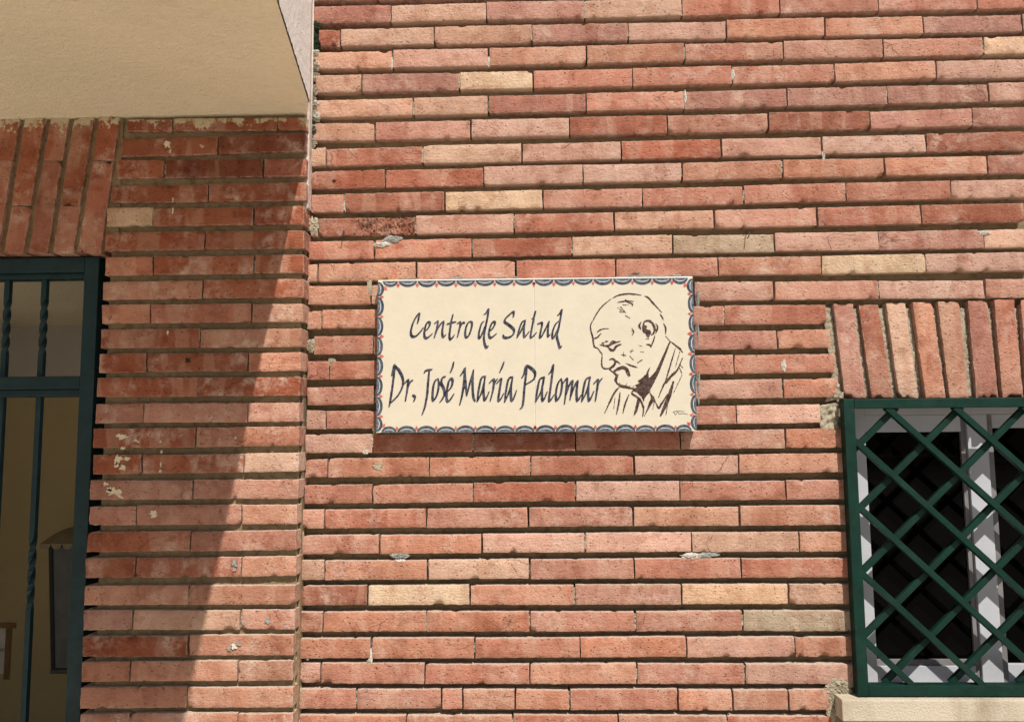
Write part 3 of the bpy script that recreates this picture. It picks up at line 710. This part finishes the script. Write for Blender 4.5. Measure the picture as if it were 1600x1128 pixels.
def diag(p, sl_, y0, y1, wd):
    """flat bar through p with slope sl_, clipped to the inside of the frame"""
    ts = []
    dx, dz = 1/math.hypot(1, sl_), sl_/math.hypot(1, sl_)
    t0 = max(min((ix0-p.x)/dx, (ix1-p.x)/dx), min((iz0-p.z)/dz, (iz1-p.z)/dz))
    t1 = min(max((ix0-p.x)/dx, (ix1-p.x)/dx), max((iz0-p.z)/dz, (iz1-p.z)/dz))
    if t1-t0 < .03: return
    a = Vector((p.x+dx*t0, 0, p.z+dz*t0)); b = Vector((p.x+dx*t1, 0, p.z+dz*t1)); nn = Vector((-dz, 0, dx))*wd/2
    mb = MB(); V = []
    for yy in (y0, y1): V += [tuple(q+Vector((0, yy, 0))) for q in (a-nn, b-nn, b+nn, a+nn)]
    mb.v = V; mb.f = [(0,1,2,3),(7,6,5,4),(0,4,5,1),(1,5,6,2),(2,6,7,3),(3,7,4,0)]
    mb.build('lattice_bar', M_GREEN, gr, .0012)
y1_ = GY+.003; y2_ = GY+.0193
A = P(1391, 641, y1_); B = P(1564, 796, y1_); slb = (B.z-A.z)/(B.x-A.x)
C_ = P(1345, 793.6, y1_); dzb = P(1341.5, 691, y1_).z-C_.z
print('lattice slope', slb, 'spacing', dzb)
for k in range(-9, 8): diag(Vector((C_.x, 0, C_.z+dzb*k)), slb, y1_, y1_+.0158, .0138)
A = P(1290+245/4.339, 600+835/4.339, y2_); B = P(1290+905/4.339, 600+175/4.339, y2_); sl2 = (B.z-A.z)/(B.x-A.x); dx2 = P(1600, 641, y2_).x-P(1498, 641, y2_).x
for k in range(-6, 12): diag(Vector((B.x+dx2*k, 0, B.z)), sl2, y2_, y2_+.012, .0138)
print('slope2', sl2, dx2)

# ------------------------------------------------------------------ tile sign
SY = -0.031
tl, tr_, bl_, br_ = P(590.8, 439.5, SY), P(1083.4, 433.5, SY), P(587, 676, SY), P(1088.6, 674, SY)
sxl_, sxr = (tl.x+bl_.x)/2, (tr_.x+br_.x)/2; szt_, szb_ = (tl.z+tr_.z)/2, (bl_.z+br_.z)/2
sign = empty('tile_sign', ((sxl_+sxr)/2, 0, szb_), 'cream ceramic tile sign with blue scalloped border, lettering and bearded man drawing', 'sign')
RT = math.atan2((tr_.z-tl.z)+(br_.z-bl_.z), 2*(sxr-sxl_))      # hangs a trace out of level
def rotp(x, z):
    cx, cz = (sxl_+sxr)/2, (szt_+szb_)/2
    return cx+(x-cx)*math.cos(RT)-(z-cz)*math.sin(RT), cz+(x-cx)*math.sin(RT)+(z-cz)*math.cos(RT)
def sbox(x0, x1, y0, y1, z0, z1, name, mat, bev):
    mb = MB().box((x0, y0, z0), (x1, y1, z1)); mb.v = [(rotp(v[0], v[2])[0], v[1], rotp(v[0], v[2])[1]) for v in mb.v]
    return mb.build(name, mat, sign, bev)
xm = X(835.2, 556, SY)
sbox(xm-.0006, xm+.0006, SY+.0020, SY+.0040, szb_+.001, szt_-.001, 'grout_line', M_WGLAZE, 0)
t1_ = sbox(sxl_, xm-.0006, SY, SY+.004, szb_, szt_, 'tile', M_TILE, .0012)
t2_ = sbox(xm+.0006, sxr, SY, SY+.004, szb_, szt_, 'tile', M_TILE, .0012)
sbox(sxl_+.0015, sxr-.0015, SY+.0042, .004, szb_+.0015, szt_-.0015, 'backing_slab', M_TBODY, .001)
sbox(sxl_+.0005, sxr-.0005, SY+.002, .002, szt_+.0002, szt_+.0028, 'white_top_edge', M_WGLAZE, .0008)
for (px, py, rx, rz) in [(640,437,14,2.5),(720,436,30,3),(790,435,26,3),(880,434,36,3),(1000,433,30,3),(1060,432,16,3),(1090,520,2.5,20),(1091,600,2.5,24),(1090,470,2.5,16)]:
    lump(sign, px, py, rx, rz, .008, M_GREYC, 0.0, 'setting_mortar')
# --- painted work: brush fields turned into thin glaze skins
def cat(pts, k=6):
    pts = [np.array(p, float) for p in pts]
    if len(pts) < 3: return pts
    q = [2*pts[0]-pts[1]]+pts+[2*pts[-1]-pts[-2]]; out = []
    for i in range(1, len(q)-2):
        for s in range(k):
            t = s/k; p0, p1, p2, p3 = q[i-1:i+3]
            out.append(.5*((2*p1)+(-p0+p2)*t+(2*p0-5*p1+4*p2-p3)*t*t+(-p0+3*p1-3*p2+p3)*t**3))
    out.append(pts[-1]); return out
def skin(name, strokes, polys, mat, lay, h=0.30, wob=0.22):
    """strokes: (points px, half widths, nib) ; polys: point lists. All in photograph pixels on the tile plane"""
    allp = [p for s in strokes for p in s[0]]+[p for q in polys for p in q]
    x0 = min(p[0] for p in allp)-6; x1 = max(p[0] for p in allp)+6; y0 = min(p[1] for p in allp)-6; y1 = max(p[1] for p in allp)+6
    nx = int((x1-x0)/h)+1; ny = int((y1-y0)/h)+1
    F = np.full((ny, nx), 9.0); gx = x0+h*np.arange(nx); gy = y0+h*np.arange(ny)
    for pts, hw, nib in strokes:
        c = cat(pts); n = len(c)
        hws = np.interp(np.linspace(0, 1, n), np.linspace(0, 1, len(hw)), hw)
        T = np.eye(2)
        if nib:                                # broad pen: (angle, ratio)
            a, r = nib; ca, sa = math.cos(a), math.sin(a)
            T = np.array([[ca, sa], [-sa/r, ca/r]])
        for i in range(n-1):
            p, q = c[i], c[i+1]; rr = max(hws[i], hws[i+1])+1.5
            i0 = max(0, int((min(p[0], q[0])-rr-x0)/h)); i1 = min(nx, int((max(p[0], q[0])+rr-x0)/h)+2)
            j0 = max(0, int((min(p[1], q[1])-rr-y0)/h)); j1 = min(ny, int((max(p[1], q[1])+rr-y0)/h)+2)
            GX, GY_ = np.meshgrid(gx[i0:i1]-p[0], gy[j0:j1]-p[1])
            ux = T[0,0]*GX+T[0,1]*GY_; uy = T[1,0]*GX+T[1,1]*GY_
            d = T@(q-p); L = max(1e-9, d@d); t = np.clip((ux*d[0]+uy*d[1])/L, 0, 1)
            dist = np.hypot(ux-t*d[0], uy-t*d[1]); r = hws[i]+(hws[i+1]-hws[i])*t
            sub = F[j0:j1, i0:i1]; np.minimum(sub, dist-r, out=sub)
    for pl_ in polys:
        q = np.array(pl_, float); GX, GY_ = np.meshgrid(gx, gy); ins = np.zeros(GX.shape, bool); dm = np.full(GX.shape, 99.)
        for i in range(len(q)):
            a, b = q[i], q[(i+1) % len(q)]
            cr = ((a[1] > GY_) != (b[1] > GY_)) & (GX < (b[0]-a[0])*(GY_-a[1])/(b[1]-a[1]+1e-12)+a[0]); ins ^= cr
            d = b-a; t = np.clip(((GX-a[0])*d[0]+(GY_-a[1])*d[1])/max(1e-9, d@d), 0, 1)
            dm = np.minimum(dm, np.hypot(GX-a[0]-t*d[0], GY_-a[1]-t*d[1]))
        F = np.minimum(F, np.where(ins, -dm, dm))
    rng = np.random.default_rng(3); nz_ = rng.normal(size=(ny//4+3, nx//4+3)).repeat(4, 0).repeat(4, 1)[:ny, :nx]
    k = np.ones(5)/5
    nz_ = np.apply_along_axis(lambda v: np.convolve(v, k, 'same'), 1, nz_); nz_ = np.apply_along_axis(lambda v: np.convolve(v, k, 'same'), 0, nz_)
    F = F+wob*nz_
    V = []; Fc = []; vid = {}
    def vert(x, y):
        key = (round(x, 4), round(y, 4))
        if key not in vid:
            vid[key] = len(V); V.append(P(x, y, SY-lay))
        return vid[key]
    I = F < 0; full = I[:-1, :-1] & I[1:, :-1] & I[:-1, 1:] & I[1:, 1:]; anyc = I[:-1, :-1] | I[1:, :-1] | I[:-1, 1:] | I[1:, 1:]
    for j in range(ny-1):
        i = 0; row = full[j]
        for i in np.nonzero(row)[0]:
            pass
        idx = np.nonzero(row)[0]
        if len(idx):
            br = np.nonzero(np.diff(idx) > 1)[0]; st0 = np.concatenate([[0], br+1]); en = np.concatenate([br, [len(idx)-1]])
            for s0, e0_ in zip(st0, en):
                a, b = gx[idx[s0]], gx[idx[e0_]+1]
                Fc.append((vert(a, gy[j]), vert(b, gy[j]), vert(b, gy[j+1]), vert(a, gy[j+1])))
    for j, i in zip(*np.nonzero(anyc & ~full)):
        cs = [(i, j), (i+1, j), (i+1, j+1), (i, j+1)]; poly = []
        for a_, b_ in zip(cs, cs[1:]+cs[:1]):
            fa, fb_ = F[a_[1], a_[0]], F[b_[1], b_[0]]
            if fa < 0: poly.append(vert(gx[a_[0]], gy[a_[1]]))
            if (fa < 0) != (fb_ < 0):
                t = fa/(fa-fb_); poly.append(vert(gx[a_[0]]+(gx[b_[0]]-gx[a_[0]])*t, gy[a_[1]]+(gy[b_[1]]-gy[a_[1]])*t))
        poly = list(dict.fromkeys(poly))
        if len(poly) > 2: Fc.append(tuple(poly))
    Fc = [f[::-1] for f in Fc]
    c = Vector((sum(v.x for v in V)/len(V), SY-lay, sum(v.z for v in V)/len(V)))
    return link(name, mesh(name, [v-c for v in V], Fc), sign, c, mat)
ZA = lambda p: (570+p[0]/5.714, 420+p[1]/5.714)
ZB = lambda p: (820+p[0]/5.714, 420+p[1]/5.714)
ZC = lambda p: (570+p[0]/5.714, 550+p[1]/5.714)
ZD = lambda p: (820+p[0]/5.714, 550+p[1]/5.714)
ZE = lambda p: (900+p[0]/4.9056, 440+p[1]/4.9056)
NIB = (math.radians(-50), 0.46)                 # pixel rows run down, so a rising nib has a minus sign
def word(zf, strokes, hw=2.05):
    out = []
    for s in strokes:
        n = len(s); f = [hw*0.72]+[hw]*max(1, n-2)+[hw*0.66] if n > 2 else [hw, hw*.6]
        out.append(([zf(p) for p in s], f, NIB))
    return out
CENTRO = [[(470,488),(478,455),(486,402),(462,425),(432,480),(412,550),(415,592),(435,608),(465,595),(498,560),(520,528)],
 [(533,562),(565,530),(582,492),(570,476),(550,492),(534,545),(532,600),(548,620),(572,608),(600,582)],
 [(625,488),(650,472),(646,520),(632,575),(620,615)],[(632,575),(662,515),(692,478),(702,482),(692,550),(694,600),(706,608),(720,592)],
 [(786,410),(772,470),(760,550),(755,605),(765,630),(780,618),(797,595)],[(735,494),(770,484),(810,476)],
 [(828,488),(852,480),(844,540),(826,612)],[(840,550),(862,500),(878,482),(890,486)],
 [(945,472),(920,485),(900,540),(897,595),(912,612),(935,582),(953,525),(956,485),(942,470)]]
DE = [[(1062,470),(1040,495),(1022,560),(1018,608),(1028,618),(1048,580),(1068,520)],[(1068,406),(1085,392),(1102,364),(1096,430),(1078,520),(1064,600),(1066,650),(1080,698),(1092,703),(1100,690)],
 [(1112,562),(1142,530),(1162,490),(1152,474),(1132,490),(1112,545),(1108,595),(1122,618),(1146,604),(1172,582)]]
SALUD = [[(1326,430),(1330,400),(1322,385),(1290,412),(1256,445),(1250,475),(1290,505),(1328,540),(1330,575),(1304,605),(1265,617),(1240,610),(1234,592)],
 [(1432,462),(1402,480),(1376,550),(1360,615)],[(1362,612),(1400,545),(1432,465)],[(1432,465),(1420,540),(1422,600),(1434,604),(1466,562)],
 [(1495,446),(1510,430),(1522,384),(1505,460),(1490,540),(1480,600),(1492,612),(1532,570)],
 [(1546,492),(1582,486),(1570,560),(1562,608),(1578,604),(1622,520),(1642,472)],[(1644,472),(1634,550),(1636,602),(1654,590)],
 [(1729,470),(1700,500),(1676,565),(1676,615),(1692,606),(1735,505)],[(1722,416),(1740,400),(1757,370),(1747,440),(1729,540),(1714,600),(1728,660),(1742,706),(1756,692)]]
DR = [[(240,208),(262,118),(263,170),(248,300),(230,420),(218,486)],[(262,120),(305,165),(338,235),(338,300),(305,375),(262,425),(222,460)],
 [(358,278),(386,252),(380,330),(362,436)],[(378,335),(396,285),(412,262),(426,256)],[(428,384),(448,404),(438,440)]]
JOSE = [[(532,186),(546,166),(598,158)],[(574,166),(566,260),(556,380),(536,490),(512,558)],
 [(650,240),(622,268),(606,345),(606,425),(622,424),(646,375),(660,300),(656,248)],
 [(716,222),(692,232),(682,276),(704,325),(712,372),(694,416),(672,446)],
 [(740,352),(772,312),(784,262),(770,238),(750,262),(734,340),(730,415),(742,442),(768,418),(794,376)],[(792,94),(782,140),(765,182)]]
MARIA = [[(856,208),(876,180),(893,152),(886,260),(870,380),(848,470)],[(891,158),(900,280),(910,388)],[(910,388),(940,270),(970,162)],[(968,165),(962,280),(968,395),(984,438)],
 [(1076,220),(1042,232),(1018,330),(1004,442)],[(1006,440),(1046,350),(1074,228)],[(1072,232),(1060,330),(1066,420),(1080,420),(1108,358)],
 [(1114,275),(1150,246),(1146,330),(1120,436)],[(1143,338),(1160,275),(1182,242)],
 [(1180,278),(1216,242),(1206,320),(1192,420),(1204,432),(1238,374)],[(1240,92),(1228,130),(1205,180)],
 [(1320,225),(1284,240),(1262,340),(1248,446)],[(1250,444),(1290,350),(1318,236)],[(1316,240),(1304,340),(1308,425),(1324,424),(1354,344)]]
PAL_ = [[(1403,230),(1424,190),(1440,126),(1490,150),(1520,190),(1506,245),(1440,288)],[(1446,128),(1440,200),(1426,310),(1416,430),(1406,488),(1388,506)]]
OMAR = [[(172,225),(132,248),(112,340),(98,442)],[(100,440),(148,345),(174,230)],[(168,234),(154,330),(156,424),(170,424),(198,358)],
 [(216,194),(236,170),(254,118),(242,220),(228,330),(216,420),(226,434),(260,384)],
 [(322,240),(294,285),(278,365),(280,428),(296,424),(320,375),(332,300),(328,250)],
 [(342,276),(376,240),(371,330),(354,462)],[(360,405),(398,295),(424,260),(418,330),(404,426)],[(408,405),(446,300),(470,264),(462,350),(466,428),(480,426),(500,388)],
 [(582,225),(544,248),(522,340),(508,442)],[(510,440),(554,345),(584,230)],[(578,234),(566,330),(570,426),(584,424),(614,354)],
 [(618,280),(652,250),(646,330),(630,437)],[(643,325),(662,272),(688,238)]]
LAY = 0.0006
for zf, sset in ((ZA, CENTRO), (ZA, DE), (ZA, SALUD)): skin('painted_word', word(zf, sset, 2.5), [], M_INK, LAY)
for zf, sset in ((ZC, DR), (ZC, JOSE), (ZC, MARIA)): skin('painted_word', word(zf, sset, 2.75), [], M_INK, LAY)
skin('painted_word', word(ZC, PAL_, 2.75)+word(ZD, OMAR, 2.75), [], M_INK, LAY)
def br(pts, w0, taper=True):
    r = w0/2/4.9056*1.22
    return ([ZE(p) for p in pts], [r*.45, r, r, r*.4] if taper else [r, r], None)
PORT = [br(*a) for a in [
 ([(124,312),(150,260),(200,190),(268,134)],8),([(282,126),(330,104),(400,94),(450,97),(498,104)],10),([(527,112),(545,118),(560,130),(600,175),(657,237)],11),([(645,250),(658,270),(674,300)],9),
 ([(672,320),(688,360),(685,402)],11),([(124,305),(110,345),(118,390),(130,435),(135,480),(145,503),(168,512),(188,545)],11),([(130,436),(160,430),(192,398)],9),([(158,392),(195,366),(250,360)],8),
 ([(185,486),(240,492),(285,472),(338,458)],13),([(192,488),(205,468),(212,480)],8),([(215,468),(232,458),(245,462)],8),([(262,470),(280,458),(300,456)],8),([(240,492),(262,522),(288,524),(310,495),(348,480)],15),([(250,505),(296,530)],9),
 ([(188,535),(199,560),(198,640),(214,664),(246,666),(278,650)],9),([(258,598),(284,592),(300,612),(292,640),(260,668),(276,690)],15),([(298,602),(318,614),(342,632)],9),
 ([(284,694),(318,672),(362,658),(395,682),(412,722)],22),([(383,690),(402,725)],16),([(282,690),(312,722),(304,752),(316,785)],18),([(326,712),(305,735)],10),
 ([(318,782),(345,800),(385,808),(446,822)],18),([(345,800),(332,775)],8),([(380,806),(390,774)],10),([(402,812),(416,796)],8),([(430,820),(446,798)],8),
 ([(516,318),(535,302),(565,303),(592,330),(603,370),(592,398),(578,410)],15),([(522,312),(516,350),(522,382),(545,402)],16),([(497,312),(485,340),(497,366)],13),([(612,322),(626,352),(610,398)],10),
 ([(606,414),(592,455),(574,505)],9),([(574,500),(566,486),(540,482)],11),([(536,440),(560,438)],9),
 ([(318,160),(380,150),(442,152)],9),([(378,136),(395,156),(432,172),(430,188)],9),([(360,178),(402,180)],9),([(320,202),(348,195)],8),([(332,212),(382,238)],10),([(345,198),(372,226)],8),([(335,232),(366,236)],8),([(380,262),(414,280)],10),
 ([(428,358),(442,384),(432,410)],9),([(424,380),(446,384)],6),([(348,560),(382,566)],13),([(365,542),(366,576)],10),([(412,535),(440,530)],9),([(432,518),(420,548)],9),([(414,572),(440,600)],11),([(484,488),(508,497)],10),([(493,537),(520,540)],8),([(472,622),(507,600)],11),([(384,626),(430,646),(472,658)],10),
 ([(332,808),(290,860),(220,1006)],12),([(338,848),(326,940),(310,1017)],12),([(299,895),(289,975)],9),([(406,866),(376,940),(360,1010)],11),
 ([(436,832),(430,858),(462,880),(496,910),(522,962)],13),([(490,910),(516,965),(512,1032)],11),([(524,888),(536,866),(568,842)],14),
 ([(602,905),(588,978)],9),([(610,925),(634,968),(656,936),(702,862)],13),([(688,420),(726,462)],10),([(733,466),(790,510),(818,542)],11),
 ([(762,512),(735,600),(694,740),(678,785)],9),([(796,538),(764,650)],10),([(816,588),(768,690),(686,768),(632,888)],12),([(756,690),(700,760),(684,780)],16),
 ([(746,768),(716,870),(680,960),(648,1028)],24),([(712,885),(690,1018)],10),([(812,718),(748,852)],10),([(788,650),(812,702)],11),([(798,640),(820,660)],9)]]
POLY = [[ZE(p) for p in q] for q in [
 [(572,646),(552,676),(538,708),(505,738),(470,764),(492,774),(450,796),(472,808),(444,818),(432,836),(470,852),(502,884),(520,922),(530,872),(562,838),(592,788),(640,690),(722,474),(733,458),(716,458),(660,580),(610,690),(560,738),(556,700)],
 [(520,330),(546,342),(540,366),(568,370),(576,396),(556,432),(540,420),(534,398),(518,390)],
 [(470,896),(494,908),(468,1000),(440,1032),(450,985)],[(558,840),(602,888),(614,932),(592,918),(524,1032),(558,930),(576,890)]]]
skin('portrait_drawing', PORT, POLY, M_BROWN, LAY, 0.28, 0.3)
SIG = [([ZE(p) for p in s], [.3, .35, .25], None) for s in ([(742,1002),(768,992),(832,995)],[(750,998),(764,1020),(776,1000),(790,1006)],[(785,1014),(820,1010),(858,1016)])]
skin('signature', SIG, [], M_SLATE, LAY, 0.2, 0.05)
# --- border of scallops and buds
wS, hS = sxr-sxl_, szt_-szb_
def border():
    lay = {k: MB() for k in ('a', 'b', 'w', 'r')}
    def put(side, u0, u1, s0=.0156):
        dep = s0*1.06*BRK.uniform(.90, 1.06); wd = u1-u0; cu = (u0+u1)/2
        def T(u, v, ly):
            if side == 't': x, z = u, szt_-v
            elif side == 'b': x, z = u, szb_+v
            elif side == 'l': x, z = sxl_+v, u
            else: x, z = sxr-v, u
            x, z = rotp(x, z); return Vector((x, SY-ly, z))
        def cap(key, w_, d0, d1, ly, n=14):
            lo = [T(cu-w_/2*math.cos(math.pi*i/n), max(.0004, d0*math.sin(math.pi*i/n)), ly) for i in range(n+1)]
            hi = [T(cu-w_/2*math.cos(math.pi*i/n), max(.0004, d1*math.sin(math.pi*i/n)), ly) for i in range(n+1)]
            for i in range(n):
                q = [lo[i], hi[i], hi[i+1], lo[i+1]]
                nrm = (q[1]-q[0]).cross(q[2]-q[0])+(q[2]-q[0]).cross(q[3]-q[0])
                lay[key].poly(q if nrm.y < 0 else q[::-1])
        cap('a', wd*.985, 0.0, dep, .0003)
        cap('b', wd*.84, 0.0, dep*.70, .0006)
        cap('w', wd*.72, dep*.46, dep*.54, .0009)
    def bud(x, z, ax, az):
        s = BRK.uniform(.85, 1.1); L, W = .0082*s, .0044*s
        pts = [(-.25, .12), (0, .55), (.25, 1), (.5, .5), (1.0, 0), (.5, -.5), (.25, -1), (0, -.55), (-.25, -.12)]
        q = []
        for (a, b) in pts:
            X_ = x+ax*(a+.35)*L*1.05-az*b*W; Z_ = z+az*(a+.35)*L*1.05+ax*b*W
            X_, Z_ = rotp(X_, Z_); q.append(Vector((X_, SY-.0012, Z_)))
        nrm = sum(((q[i]-q[0]).cross(q[i+1]-q[0]) for i in range(1, len(q)-1)), Vector())
        lay['r'].poly(q if nrm.y < 0 else q[::-1])
    fx = lambda a, b, n, first, last: [a]+[a+first+(b-a-first-last)*i/(n) for i in range(n+1)]+([b] if last else [])
    h1 = fx(sxl_+.012, xm-.001, 7, .038, 0); h2 = [sxl_+sxr-v for v in fx(sxl_+.012, xm-.001, 7, .038, 0)][::-1]; h2 = [xm+.001+(v-h2[0])*(sxr-.012-xm-.001)/(h2[-1]-h2[0]) for v in h2]
    for side in 'tb':
        for us in (h1, h2):
            for a, b in zip(us, us[1:]): put(side, a, b)
            for u in us[1:-1]+([us[-1]] if us is h1 else [us[0]]): bud(u, szt_-.0055 if side == 't' else szb_+.0055, 0, -1 if side == 't' else 1)
    vs_ = fx(szb_+.002, szt_-.002, 6, .037, .037)
    for side in 'lr':
        for a, b in zip(vs_, vs_[1:]): put(side, a, b, .0142)
        for u in vs_[1:-1]: bud(sxl_+.0050 if side == 'l' else sxr-.0050, u, 1 if side == 'l' else -1, 0)
    for (x, z, ax, az) in ((sxl_+.015, szt_-.014, .7, -.7), (sxr-.015, szt_-.014, -.7, -.7), (sxl_+.015, szb_+.014, .7, .7), (sxr-.015, szb_+.014, -.7, .7)): bud(x, z, ax, az)
    for k, nm, mt in (('a', 'scallop_outlines', M_SLATE), ('b', 'scallop_fills', M_SLATE2), ('w', 'white_brush_arcs', M_WHITE), ('r', 'red_buds', M_RED)):
        tag(lay[k].build(nm, mt, sign), kind='stuff')
border()
